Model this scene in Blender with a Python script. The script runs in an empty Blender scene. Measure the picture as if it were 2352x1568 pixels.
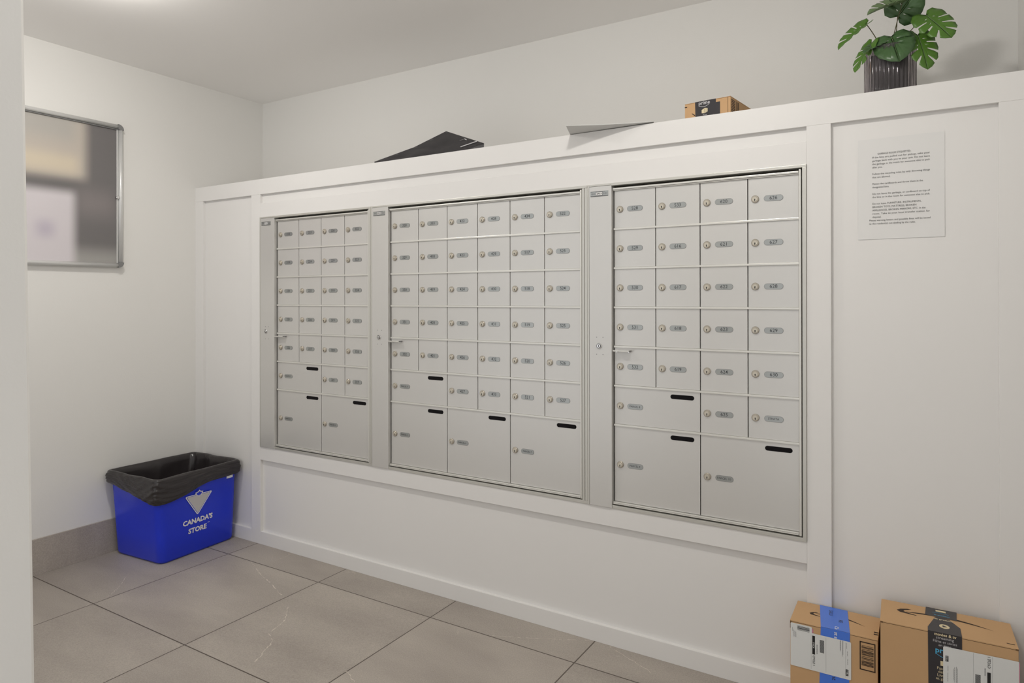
import bpy, bmesh, math, random
from mathutils import Vector, Matrix, noise
from mathutils.geometry import tessellate_polygon
random.seed(7)
S = bpy.context.scene
COL = S.collection
PI = math.pi

# ---------------------------------------------------------------- camera
cam_d = bpy.data.cameras.new('camera')
cam = bpy.data.objects.new('camera', cam_d)
COL.objects.link(cam)
cam_d.sensor_fit = 'HORIZONTAL'
cam_d.sensor_width = 36.0
cam_d.lens = 1545.0 / 2352.0 * 36.0
cam_d.shift_y = -(784.0 - 681.5) / 2352.0
cam_d.clip_start = 0.02
cam.location = (3.3342, -2.18, 1.2154)
yaw, pit, rol = math.radians(31.6005), -0.001107, -0.001556
fw = Vector((-math.sin(yaw) * math.cos(pit), math.cos(yaw) * math.cos(pit), -math.sin(pit)))
rt = Vector((math.cos(yaw), math.sin(yaw), 0))
up = rt.cross(fw)
r2 = rt * math.cos(rol) + up * math.sin(rol)
u2 = -rt * math.sin(rol) + up * math.cos(rol)
cam.matrix_world = Matrix(((r2.x, u2.x, -fw.x, cam.location.x), (r2.y, u2.y, -fw.y, cam.location.y),
                           (r2.z, u2.z, -fw.z, cam.location.z), (0, 0, 0, 1)))
S.camera = cam

# ---------------------------------------------------------------- world and exposure
W = bpy.data.worlds.new('world')
S.world = W
W.use_nodes = True
W.node_tree.nodes['Background'].inputs[0].default_value = (0.985, 0.98, 0.97, 1)      # even fill light added through the open side; no lobby is built
W.node_tree.nodes['Background'].inputs[1].default_value = 0.94
S.view_settings.view_transform = 'Standard'
S.view_settings.look = 'None'
S.view_settings.gamma = 1.0
S.view_settings.exposure = -0.12
S.view_settings.use_curve_mapping = False
ROOM_W = 3.58        # right wall
BACK_Y = 0.431       # back wall behind the half-height partition
CEIL = 2.359
LOBBY_Y = -2.45       # the floor, walls and ceiling end here, behind the camera; the side is open
DOWN = [(0.90, -0.97), (2.70, -0.98)]      # two dome lamps on the ceiling; their lenses give the light
LENS = 175.0

# ---------------------------------------------------------------- materials
def lin(c):
    return tuple(((v / 255) / 12.92 if v / 255 <= 0.04045 else ((v / 255 + 0.055) / 1.055) ** 2.4) for v in c)
def mat(name, rgb, rough=0.6, metal=0.0, bump=0.0, bscale=60.0, var=0.0, vscale=4.0, trans=0.0, ior=1.45, emit=0.0, spec=0.5, coat=0.0):
    m = bpy.data.materials.new(name); m.use_nodes = True
    nt = m.node_tree; b = nt.nodes['Principled BSDF']
    c = (*rgb, 1)
    b.inputs['Base Color'].default_value = c
    b.inputs['Roughness'].default_value = rough
    b.inputs['Metallic'].default_value = metal
    b.inputs['Specular IOR Level'].default_value = spec
    b.inputs['IOR'].default_value = ior
    b.inputs['Transmission Weight'].default_value = trans
    b.inputs['Coat Weight'].default_value = coat
    if emit:
        b.inputs['Emission Color'].default_value = c
        b.inputs['Emission Strength'].default_value = emit
    tc = nt.nodes.new('ShaderNodeTexCoord')
    if var:
        n = nt.nodes.new('ShaderNodeTexNoise'); n.inputs['Scale'].default_value = vscale; n.inputs['Detail'].default_value = 5
        nt.links.new(tc.outputs['Object'], n.inputs['Vector'])
        r = nt.nodes.new('ShaderNodeMapRange'); r.inputs[3].default_value = 1 - var; r.inputs[4].default_value = 1 + var
        nt.links.new(n.outputs['Fac'], r.inputs[0])
        mx = nt.nodes.new('ShaderNodeVectorMath'); mx.operation = 'SCALE'; mx.inputs[0].default_value = rgb
        nt.links.new(r.outputs[0], mx.inputs['Scale']); nt.links.new(mx.outputs[0], b.inputs['Base Color'])
    if bump:
        n = nt.nodes.new('ShaderNodeTexNoise'); n.inputs['Scale'].default_value = bscale; n.inputs['Detail'].default_value = 4
        nt.links.new(tc.outputs['Object'], n.inputs['Vector'])
        bp = nt.nodes.new('ShaderNodeBump'); bp.inputs['Strength'].default_value = bump; bp.inputs['Distance'].default_value = 0.002
        nt.links.new(n.outputs['Fac'], bp.inputs['Height']); nt.links.new(bp.outputs[0], b.inputs['Normal'])
    return m
M = {}
M['wall'] = mat('wall_paint', (0.77, 0.76, 0.735), 0.75, bump=0.12, bscale=160)
M['ceil'] = mat('ceiling_paint', (0.92, 0.905, 0.885), 0.85, bump=0.08, bscale=120)
M['panel'] = mat('panelling_paint', (0.785, 0.772, 0.757), 0.42, bump=0.04, bscale=90)
M['jamb'] = mat('jamb_gloss_paint', (0.80, 0.79, 0.77), 0.3, bump=0.07, bscale=220)
M['alu'] = mat('mailbox_anodised_paint', (0.66, 0.65, 0.63), 0.34, 0.45, var=0.02, vscale=3)
M['alu2'] = mat('mailbox_frame_metal', (0.62, 0.61, 0.57), 0.36, 0.55)
M['rail'] = mat('mailbox_rail_metal', (0.74, 0.73, 0.69), 0.3, 0.45)
M['gap'] = mat('mailbox_dark_gap', (0.05, 0.045, 0.035), 0.8)
M['black'] = mat('black_print', (0.012, 0.011, 0.012), 0.5)
M['plate_ink'] = mat('engraved_number_ink', (0.05, 0.055, 0.06), 0.6)
M['slot'] = mat('black_slot', (0.005, 0.004, 0.005), 0.5, spec=0.15)
M['brass'] = mat('lock_cylinder_metal', (0.50, 0.455, 0.385), 0.36, 0.7)
M['brass2'] = mat('lock_face_metal', (0.62, 0.575, 0.49), 0.32, 0.6)
M['plate'] = mat('number_plate_metal', (0.42, 0.435, 0.43), 0.28, 0.8, var=0.16, vscale=3.1)  # tone drift in the colour stands in for reflections differing between plates
M['chrome'] = mat('chrome', (0.82, 0.82, 0.82), 0.14, 1.0)
M['steel'] = mat('board_frame_aluminium', (0.68, 0.68, 0.67), 0.3, 0.35)
M['cap'] = mat('grey_plastic_cap', (0.20, 0.20, 0.20), 0.45)
M['blue'] = mat('blue_bin_plastic', (0.014, 0.040, 0.66), 0.27, spec=0.5, bump=0.04, bscale=40)
M['white_print'] = mat('white_print', (0.80, 0.80, 0.82), 0.5)
M['grey_print'] = mat('silver_print', (0.56, 0.55, 0.56), 0.5)
M['liner'] = mat('black_liner_plastic', (0.026, 0.022, 0.023), 0.26, spec=0.6, bump=0.5, bscale=28)
M['card'] = mat('cardboard', (0.56, 0.35, 0.18), 0.8, var=0.05, vscale=7, bump=0.05, bscale=200)
M['card_edge'] = mat('cardboard_edge', (0.15, 0.085, 0.04), 0.9)
M['btape'] = mat('blue_tape', (0.065, 0.19, 0.72), 0.3, coat=0.2)
M['ktape'] = mat('charcoal_tape', (0.035, 0.032, 0.036), 0.33)
M['sky_print'] = mat('pale_blue_print', (0.08, 0.42, 0.68), 0.5)
M['cream_print'] = mat('cream_print', (0.72, 0.62, 0.40), 0.5)
M['brown_print'] = mat('brown_print', (0.035, 0.02, 0.012), 0.7)
M['label'] = mat('label_paper', (0.72, 0.73, 0.72), 0.35)
M['paper'] = mat('notice_paper', (0.75, 0.745, 0.735), 0.7)
M['ink'] = mat('notice_ink', (0.13, 0.13, 0.13), 0.8)
M['greyink'] = mat('grey_ink', (0.22, 0.22, 0.23), 0.8)
M['envelope'] = mat('grey_envelope_paper', (0.60, 0.60, 0.585), 0.55)
M['mailer'] = mat('black_mailer_plastic', (0.032, 0.030, 0.033), 0.38, bump=0.35, bscale=22)
M['pink'] = mat('pink_film_edge', (0.62, 0.22, 0.33), 0.5)
M['pot_in'] = mat('dark_inner_pot', (0.012, 0.010, 0.013), 0.35)
M['soil'] = mat('potting_soil', (0.03, 0.02, 0.012), 0.95, bump=0.8, bscale=120)
M['leaf'] = mat('monstera_leaf_green', (0.075, 0.175, 0.022), 0.36, var=0.3, vscale=14)
M['leaf_dark'] = mat('monstera_leaf_dark', (0.060, 0.125, 0.045), 0.33, var=0.2, vscale=14)
M['leaf_back'] = mat('monstera_leaf_pale', (0.13, 0.20, 0.085), 0.4, var=0.2, vscale=14)
M['stem'] = mat('stem_brown_green', (0.085, 0.075, 0.03), 0.5)
M['lens'] = mat('lamp_lens', (1.0, 0.965, 0.91), 0.4, emit=LENS)
M['lamp_trim'] = mat('lamp_trim_white', (0.8, 0.8, 0.78), 0.4)

def glass_mat():
    m = bpy.data.materials.new('smoked_ribbed_glass'); m.use_nodes = True
    b = m.node_tree.nodes['Principled BSDF']
    b.inputs['Base Color'].default_value = (0.52, 0.48, 0.50, 1)
    b.inputs['Roughness'].default_value = 0.06
    b.inputs['Transmission Weight'].default_value = 0.92
    b.inputs['IOR'].default_value = 1.42
    return m
M['smoke'] = glass_mat()

def stone(name, ox, oy, tile, grout=True):
    m = bpy.data.materials.new(name); m.use_nodes = True
    nt = m.node_tree; N = nt.nodes; Lk = nt.links; b = N['Principled BSDF']
    def nd(t, **k):
        n = N.new(t)
        for a, v in k.items(): setattr(n, a, v)
        return n
    def math_(op, a, b_=None, c=None):
        n = nd('ShaderNodeMath', operation=op)
        for i, v in enumerate((a, b_, c)):
            if v is None: continue
            if isinstance(v, (int, float)): n.inputs[i].default_value = v
            else: Lk.new(v, n.inputs[i])
        return n.outputs[0]
    tc = nd('ShaderNodeTexCoord')
    sp = nd('ShaderNodeSeparateXYZ'); Lk.new(tc.outputs['Object'], sp.inputs[0])
    ux = math_('DIVIDE', math_('SUBTRACT', sp.outputs['X'], ox), tile)
    uy = math_('DIVIDE', math_('SUBTRACT', sp.outputs['Y'], oy), tile)
    ix = math_('FLOOR', ux); iy = math_('FLOOR', uy)
    fx = math_('SUBTRACT', ux, ix); fy = math_('SUBTRACT', uy, iy)
    cid = math_('ADD', math_('MULTIPLY', ix, 7.31), math_('MULTIPLY', iy, 3.77))
    cv = nd('ShaderNodeCombineXYZ')
    Lk.new(cid, cv.inputs[0]); Lk.new(math_('MULTIPLY', cid, 1.7), cv.inputs[1]); Lk.new(cid, cv.inputs[2])
    vp = nd('ShaderNodeVectorMath', operation='ADD'); Lk.new(tc.outputs['Object'], vp.inputs[0]); Lk.new(cv.outputs[0], vp.inputs[1])
    P = vp.outputs[0]
    def noi(scale, detail=4, rough=0.55, dist=0.0):
        n = nd('ShaderNodeTexNoise'); n.inputs['Scale'].default_value = scale; n.inputs['Detail'].default_value = detail
        n.inputs['Roughness'].default_value = rough; n.inputs['Distortion'].default_value = dist
        Lk.new(P, n.inputs['Vector']); return n.outputs['Fac']
    # broad drifting tone
    st = nd('ShaderNodeMapping'); st.inputs['Scale'].default_value = (1.0, 2.6, 1.0); st.inputs['Rotation'].default_value = (0, 0, 0.5)
    Lk.new(P, st.inputs[0])
    nb = nd('ShaderNodeTexNoise'); nb.inputs['Scale'].default_value = 2.2; nb.inputs['Detail'].default_value = 6
    Lk.new(st.outputs[0], nb.inputs['Vector'])
    ramp = nd('ShaderNodeValToRGB')
    ramp.color_ramp.elements[0].position = 0.32; ramp.color_ramp.elements[0].color = (0.335, 0.297, 0.262, 1)
    ramp.color_ramp.elements[1].position = 0.70; ramp.color_ramp.elements[1].color = (0.425, 0.382, 0.335, 1)
    Lk.new(nb.outputs['Fac'], ramp.inputs[0])
    tint = nd('ShaderNodeMixRGB', blend_type='MULTIPLY'); tint.inputs[0].default_value = 1
    wn = nd('ShaderNodeTexWhiteNoise', noise_dimensions='1D'); Lk.new(cid, wn.inputs['W'])
    mr = nd('ShaderNodeMapRange'); mr.inputs[3].default_value = 0.93; mr.inputs[4].default_value = 1.05; Lk.new(wn.outputs['Value'], mr.inputs[0])
    Lk.new(ramp.outputs[0], tint.inputs[1]); Lk.new(mr.outputs[0], tint.inputs[2])
    # fine grain and pale specks
    g = noi(260, 3)
    gm = nd('ShaderNodeMapRange'); gm.inputs[1].default_value = 0.3; gm.inputs[2].default_value = 0.7; gm.inputs[3].default_value = 0.86; gm.inputs[4].default_value = 1.14
    Lk.new(g, gm.inputs[0])
    gr = nd('ShaderNodeMixRGB', blend_type='MULTIPLY'); gr.inputs[0].default_value = 1
    Lk.new(tint.outputs[0], gr.inputs[1]); Lk.new(gm.outputs[0], gr.inputs[2])
    sv = math_('GREATER_THAN', noi(120, 2, 0.6), 0.735)
    sm = math_('MULTIPLY', sv, math_('MULTIPLY', math_('GREATER_THAN', noi(5, 3), 0.52), 0.45))
    # hairline veins, only here and there
    vn = noi(1.6, 6, 0.58, 0.2)
    vl = math_('LESS_THAN', math_('ABSOLUTE', math_('SUBTRACT', vn, 0.5)), 0.0022)
    vm = math_('MULTIPLY', math_('MULTIPLY', vl, math_('GREATER_THAN', noi(1.8, 2), 0.56)), math_('MULTIPLY', noi(30, 3), 0.42))
    mx = nd('ShaderNodeMixRGB'); Lk.new(math_('MAXIMUM', sm, vm), mx.inputs[0]); Lk.new(gr.outputs[0], mx.inputs[1])
    mx.inputs[2].default_value = (0.60, 0.55, 0.49, 1)
    out = mx.outputs[0]
    if grout:
        w = 0.0022 / tile
        ex = math_('MINIMUM', fx, math_('SUBTRACT', 1.0, fx)); ey = math_('MINIMUM', fy, math_('SUBTRACT', 1.0, fy))
        e = math_('LESS_THAN', math_('MINIMUM', ex, ey), w)
        mg = nd('ShaderNodeMixRGB'); Lk.new(e, mg.inputs[0]); Lk.new(out, mg.inputs[1]); mg.inputs[2].default_value = (0.085, 0.066, 0.052, 1)
        out = mg.outputs[0]
        bp = nd('ShaderNodeBump'); bp.inputs['Distance'].default_value = 0.001; bp.inputs['Strength'].default_value = 0.6
        Lk.new(math_('SUBTRACT', 1.0, e), bp.inputs['Height']); Lk.new(bp.outputs[0], b.inputs['Normal'])
    Lk.new(out, b.inputs['Base Color'])
    b.inputs['Roughness'].default_value = 0.48
    return m
M['floor'] = stone('stone_floor_tile', 0.5096, -0.1640, 0.6085)
M['skirt'] = stone('stone_skirting_tile', 0.0, 0.22, 1.217, grout=False)
M['vein'] = mat('pale_stone_vein', (0.60, 0.55, 0.48), 0.5, var=0.25, vscale=60)

def board_mat():
    # the notices behind the board's cover read only as soft blurred patches
    m = bpy.data.materials.new('blurred_board_notices'); m.use_nodes = True
    nt = m.node_tree; N = nt.nodes; Lk = nt.links; b = N['Principled BSDF']
    tc = N.new('ShaderNodeTexCoord'); sp = N.new('ShaderNodeSeparateXYZ'); Lk.new(tc.outputs['Object'], sp.inputs[0])
    def ss(sock, a, c):
        r = N.new('ShaderNodeMapRange'); r.interpolation_type = 'SMOOTHSTEP'
        r.inputs[1].default_value = a; r.inputs[2].default_value = c; Lk.new(sock, r.inputs[0]); return r.outputs[0]
    def mul(a, c):
        n = N.new('ShaderNodeMath'); n.operation = 'MULTIPLY'; Lk.new(a, n.inputs[0]); Lk.new(c, n.inputs[1]); return n.outputs[0]
    y, z = sp.outputs['Y'], sp.outputs['Z']
    col = None
    def rect(y0, y1, z0, z1, s):
        return mul(mul(ss(y, y0 - s, y0 + s), ss(y, y1 + s, y1 - s)), mul(ss(z, z0 - s, z0 + s), ss(z, z1 + s, z1 - s)))
    base = N.new('ShaderNodeRGB'); base.outputs[0].default_value = (*lin((112, 109, 109)), 1); col = base.outputs[0]
    for (y0, y1, z0, z1, s, c) in (
        (-2.0, -0.30, 1.30, 1.44, 0.045, (158, 156, 153)),
        (-0.60, -0.42, 1.60, 1.72, 0.06, (130, 124, 124)),
        (-2.0, -0.555, 1.765, 2.2, 0.035, (190, 181, 171)),
        (-2.0, -0.59, 1.785, 1.865, 0.035, (208, 196, 176)),
        (-2.0, -0.60, 1.93, 2.3, 0.05, (178, 174, 168)),
        (-2.0, -0.605, 1.20, 1.70, 0.03, (210, 204, 208)),
        (-0.76, -0.69, 1.49, 1.56, 0.035, (190, 182, 194)),
    ):
        mx = N.new('ShaderNodeMixRGB'); Lk.new(rect(y0, y1, z0, z1, s), mx.inputs[0]); Lk.new(col, mx.inputs[1]); mx.inputs[2].default_value = (*lin(c), 1)
        col = mx.outputs[0]
    Lk.new(col, b.inputs['Base Color']); b.inputs['Roughness'].default_value = 0.45
    return m
M['board'] = board_mat()

# ---------------------------------------------------------------- helpers
_tc = {}
def text_mesh(body, size, align='CENTER', bold=0.0, shear=0.0, space=1.0):
    k = (body, size, align, bold, shear, space)
    if k in _tc: return _tc[k]
    c = bpy.data.curves.new('t', 'FONT'); c.body = body; c.size = size; c.align_x = align; c.align_y = 'CENTER'
    c.offset = bold; c.shear = shear; c.space_character = space; c.resolution_u = 2; c.fill_mode = 'BOTH'
    o = bpy.data.objects.new('t', c); COL.objects.link(o)
    dg = bpy.context.evaluated_depsgraph_get(); dg.update()
    me = bpy.data.meshes.new_from_object(o.evaluated_get(dg))
    vs = [v.co.xy.copy() for v in me.vertices]; fs = [tuple(p.vertices) for p in me.polygons]
    bpy.data.objects.remove(o); bpy.data.meshes.remove(me); bpy.data.curves.remove(c)
    _tc[k] = (vs, fs); return _tc[k]

class MB:
    def __init__(s): s.bm = bmesh.new(); s.mats = []
    def mi(s, m):
        if m not in s.mats: s.mats.append(m)
        return s.mats.index(m)
    def merge(s, bm2, m, smooth=False):
        i = s.mi(m); mp = {}
        for v in bm2.verts: mp[v] = s.bm.verts.new(v.co)
        for f in bm2.faces:
            try: nf = s.bm.faces.new([mp[v] for v in f.verts])
            except ValueError: continue
            nf.material_index = i; nf.smooth = smooth or f.smooth
        bm2.free()
    def box(s, x0, x1, y0, y1, z0, z1, m, bev=0.0, T=None, seg=2):
        b = bmesh.new(); bmesh.ops.create_cube(b, size=1)
        for v in b.verts:
            v.co = Vector(((x0 + x1) / 2 + v.co.x * (x1 - x0), (y0 + y1) / 2 + v.co.y * (y1 - y0), (z0 + z1) / 2 + v.co.z * (z1 - z0)))
        if bev: bmesh.ops.bevel(b, geom=b.edges[:], offset=bev, segments=seg, profile=0.6, affect='EDGES')
        if T: b.transform(T)
        s.merge(b, m)
    def poly(s, pts, m, depth=None, holes=None, smooth=False):
        """planar polygon(s) given as 3D points; depth = extrusion vector"""
        loops = [[Vector(p) for p in pts]] + [[Vector(p) for p in h] for h in (holes or [])]
        tr = tessellate_polygon(loops); flat = [p for l in loops for p in l]
        b = bmesh.new(); vs = [b.verts.new(p) for p in flat]
        for t in tr:
            try: b.faces.new([vs[i] for i in t])
            except ValueError: pass
        if depth:
            d = Vector(depth); v2 = [b.verts.new(p + d) for p in flat]
            for t in tr:
                try: b.faces.new([v2[i] for i in reversed(t)])
                except ValueError: pass
            o = 0
            for l in loops:
                n = len(l)
                for i in range(n):
                    j = (i + 1) % n
                    b.faces.new([vs[o + i], vs[o + j], v2[o + j], v2[o + i]])
                o += n
            bmesh.ops.recalc_face_normals(b, faces=b.faces[:])
        s.merge(b, m, smooth)
    def text(s, body, size, o, U, V, m, off=0.0, **k):
        vs, fs = text_mesh(body, size, **k); i = s.mi(m)
        U = Vector(U); V = Vector(V); n = U.cross(V).normalized(); o = Vector(o) + n * off
        nv = [s.bm.verts.new(o + U * p.x + V * p.y) for p in vs]
        for f in fs:
            try: q = s.bm.faces.new([nv[a] for a in f]); q.material_index = i
            except ValueError: pass
    def cyl(s, c, axis, r, h, m, seg=24, r2=None, smooth=True, bev=0.0):
        b = bmesh.new()
        bmesh.ops.create_cone(b, cap_ends=True, segments=seg, radius1=r, radius2=r if r2 is None else r2, depth=h)
        if bev:
            ed = [e for e in b.edges if all(len(f.verts) > 4 for f in e.link_faces) or any(len(f.verts) > 4 for f in e.link_faces)]
            bmesh.ops.bevel(b, geom=ed, offset=bev, segments=2, affect='EDGES')
        for f in b.faces: f.smooth = smooth and len(f.verts) <= 4
        q = Vector((0, 0, 1)).rotation_difference(Vector(axis).normalized()).to_matrix().to_4x4()
        b.transform(Matrix.Translation(Vector(c)) @ q)
        i = s.mi(m); mp = {}
        for v in b.verts: mp[v] = s.bm.verts.new(v.co)
        for f in b.faces:
            nf = s.bm.faces.new([mp[v] for v in f.verts]); nf.material_index = i; nf.smooth = f.smooth
        b.free()
    def tube(s, pts, rad, m, seg=8):
        pts = [Vector(p) for p in pts]; i = s.mi(m); rings = []
        for k, p in enumerate(pts):
            t = (pts[min(k + 1, len(pts) - 1)] - pts[max(k - 1, 0)]).normalized()
            a = t.cross(Vector((0.3, 1, 0.1))).normalized(); b_ = t.cross(a)
            r = rad[k] if isinstance(rad, (list, tuple)) else rad
            rings.append([s.bm.verts.new(p + (a * math.cos(2 * PI * j / seg) + b_ * math.sin(2 * PI * j / seg)) * r) for j in range(seg)])
        for a, b_ in zip(rings, rings[1:]):
            for j in range(seg):
                f = s.bm.faces.new([a[j], a[(j + 1) % seg], b_[(j + 1) % seg], b_[j]]); f.material_index = i; f.smooth = True
        for r in (rings[0], rings[-1]):
            f = s.bm.faces.new(r); f.material_index = i
    def loft(s, rings, m, close=True, smooth=True, cap0=False, cap1=False):
        i = s.mi(m); rv = [[s.bm.verts.new(p) for p in r] for r in rings]; n = len(rv[0])
        for a, b_ in zip(rv, rv[1:]):
            for j in range(n if close else n - 1):
                f = s.bm.faces.new([a[j], a[(j + 1) % n], b_[(j + 1) % n], b_[j]]); f.material_index = i; f.smooth = smooth
        if cap0: f = s.bm.faces.new(rv[0]); f.material_index = i
        if cap1: f = s.bm.faces.new(rv[-1]); f.material_index = i
    def build(s, name, parent=None, recalc=True, label=None, cat=None, group=None, kind=None, origin=None):
        if recalc: bmesh.ops.recalc_face_normals(s.bm, faces=s.bm.faces[:])
        if origin: bmesh.ops.translate(s.bm, verts=s.bm.verts[:], vec=-Vector(origin))
        me = bpy.data.meshes.new(name); s.bm.to_mesh(me); s.bm.free()
        for m in s.mats: me.materials.append(m)
        o = bpy.data.objects.new(name, me); COL.objects.link(o)
        if origin: o.location = origin
        if parent:
            o.parent = parent
            if parent.type == 'EMPTY' or True:
                o.matrix_parent_inverse = world_of(parent).inverted()
        if label: o['label'] = label
        if cat: o['category'] = cat
        if group: o['group'] = group
        if kind: o['kind'] = kind
        return o
def world_of(o):
    m = Matrix.Translation(o.location) @ o.rotation_euler.to_matrix().to_4x4()
    if o.parent: m = world_of(o.parent) @ o.matrix_parent_inverse @ m
    return m
def thing(name, label, cat, loc=(0, 0, 0), group=None):
    o = bpy.data.objects.new(name, None); COL.objects.link(o); o.location = loc
    o.empty_display_size = 0.05
    o['label'] = label; o['category'] = cat
    if group: o['group'] = group
    return o
X, Y, Z = Vector((1, 0, 0)), Vector((0, 1, 0)), Vector((0, 0, 1))

# ---------------------------------------------------------------- the room shell
def struct(name, build, label=None):
    mb = MB(); build(mb); return mb.build(name, kind='structure')
def b_floor(mb):
    mb.box(-0.1, ROOM_W + 0.1, LOBBY_Y, BACK_Y, -0.08, 0.0, M['floor'])
    def vein(pts, w):
        for a, b in zip(pts, pts[1:]):
            a = Vector((*a, 0.0003)); b = Vector((*b, 0.0003)); n = 6
            prev = None
            for k in range(n + 1):
                p = a.lerp(b, k / n); j = noise.noise(p * 55) * 0.006
                d = (b - a).normalized(); q = Vector((-d.y, d.x, 0))
                c = p + q * j; ww = w * max(0.12, 0.55 + 1.3 * noise.noise(p * 90 + Vector((3, 1, 0))))
                cur = (c - q * ww, c + q * ww)
                if prev and noise.noise(p * 40 + Vector((9, 2, 5))) > -0.22:
                    i = mb.mi(M['vein']); f = mb.bm.faces.new([mb.bm.verts.new(v) for v in (prev[0], cur[0], cur[1], prev[1])]); f.material_index = i
                prev = cur
    vein([(0.681, -0.172), (0.77, -0.205), (0.847, -0.242), (0.933, -0.269), (1.009, -0.298), (1.083, -0.33)], 0.0022)
    vein([(1.186, -0.377), (1.223, -0.419), (1.262, -0.458), (1.283, -0.485), (1.289, -0.52), (1.306, -0.566), (1.359, -0.595), (1.377, -0.619), (1.39, -0.656), (1.411, -0.685), (1.423, -0.717)], 0.002)
    vein([(1.998, -0.158), (2.034, -0.147), (2.074, -0.123), (2.125, -0.102), (2.174, -0.079), (2.229, -0.05), (2.284, -0.023), (2.321, -0.004)], 0.0012)
    vein([(2.394, -0.008), (2.453, -0.033), (2.49, -0.048), (2.536, -0.067), (2.574, -0.089)], 0.0014)
    vein([(0.362, -0.565), (0.43, -0.627), (0.466, -0.669), (0.494, -0.709)], 0.0012)
    vein([(1.724, -0.597), (1.762, -0.615), (1.796, -0.631)], 0.0018)
struct('floor', b_floor)
struct('ceiling', lambda mb: mb.box(-0.1, ROOM_W + 0.1, LOBBY_Y, BACK_Y + 0.1, CEIL, CEIL + 0.1, M['ceil']))
struct('wall_left', lambda mb: mb.box(-0.1, 0.0, LOBBY_Y, BACK_Y, 0.0, CEIL, M['wall']))
struct('wall_back', lambda mb: mb.box(-0.1, ROOM_W + 0.1, BACK_Y, BACK_Y + 0.1, 0.0, CEIL, M['wall']))
struct('wall_right', lambda mb: mb.box(ROOM_W, ROOM_W + 0.1, LOBBY_Y, BACK_Y, 0.0, CEIL, M['wall']))
struct('baseboard_left', lambda mb: mb.box(0.0, 0.010, -1.80, 0.0, 0.0, 0.1585, M['skirt'], 0.0006))
def b_front(mb):
    # entrance wall; its end (beside the camera) is slightly out of plumb
    lo, hi = 2.5035, 2.4530
    def q(z): return lo + (hi - lo) * z / CEIL
    y0, y1 = -1.985, -1.815
    prof = lambda z: [Vector((2.05, y0, z)), Vector((q(z) - 0.004, y0, z)), Vector((q(z), y0 + 0.004, z)), Vector((q(z), y1 - 0.004 - 0.011 * (z / CEIL), z)), Vector((q(z) - 0.004, y1 - 0.011 * (z / CEIL), z)), Vector((2.05, y1 - 0.011 * (z / CEIL), z))]
    mb.loft([prof(0), prof(CEIL)], M['jamb'], smooth=False, cap0=True, cap1=True)
struct('wall_front', b_front)

# half-height panelled partition that carries the mailboxes
PT = 1.803; RC = 0.0145      # top, panel recess
struct('wall_partition', lambda mb: (mb.box(0, 0.531, RC, 0.05, 0, PT - 0.02, M['panel']),
                                     mb.box(0.531, 3.03, RC, 0.05, 0, 0.485, M['panel']),
                                     mb.box(0.531, 3.03, RC, 0.05, 1.611, PT - 0.02, M['panel']),
                                     mb.box(3.03, ROOM_W, RC, 0.05, 0, PT - 0.02, M['panel']),
                                     mb.box(0, ROOM_W, RC, BACK_Y, PT - 0.02, PT, M['panel'])))
TR = [  # rails and stiles, x0 x1 z0 z1
    (0.0, ROOM_W, 1.7275, PT),
    (0.0, 0.0686, 0.0, 1.7275), (0.4639, 0.5320, 0.0, 1.7275), (3.0300, 3.0965, 0.0, 1.7275), (3.4985, ROOM_W, 0.0, 1.7275),
    (0.5320, 3.0300, 1.6135, 1.6830), (0.5320, 3.0300, 0.4165, 0.4815),
    (0.0686, 0.4639, 0.0, 0.0630), (0.5320, 3.0300, 0.0, 0.0630), (3.0965, 3.4985, 0.0, 0.0630)]
for n, (a, b, c, d) in enumerate(TR, 1):
    struct('trim_%d' % n, lambda mb: mb.box(a, b, 0.0, RC + 0.001 if n > 1 else RC + 0.001, c, d, M['panel'], 0.0011))

# ---------------------------------------------------------------- ceiling lights (just above the frame)
for i, (x, y) in enumerate(DOWN):
    t = thing('ceiling_light', ('round flush ceiling light above the blue bin and the left mailboxes', 'round flush ceiling light above the right mailboxes, before the small parcel')[i], 'ceiling light', (x, y, CEIL))
    mb = MB(); mb.cyl((x, y, CEIL - 0.005), Z, 0.085, 0.010, M['lamp_trim'], 40, bev=0.002); mb.build('trim_ring', t)
    mb = MB(); mb.loft([[Vector((x + r_ * math.cos(2 * PI * j / 32), y + r_ * math.sin(2 * PI * j / 32), CEIL - 0.010 - h_)) for j in range(32)]
                        for r_, h_ in ((0.072, 0.0), (0.071, 0.010), (0.064, 0.024), (0.048, 0.036), (0.026, 0.043), (0.006, 0.045))], M['lens'], cap1=True)
    mb.build('lens', t)

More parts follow.
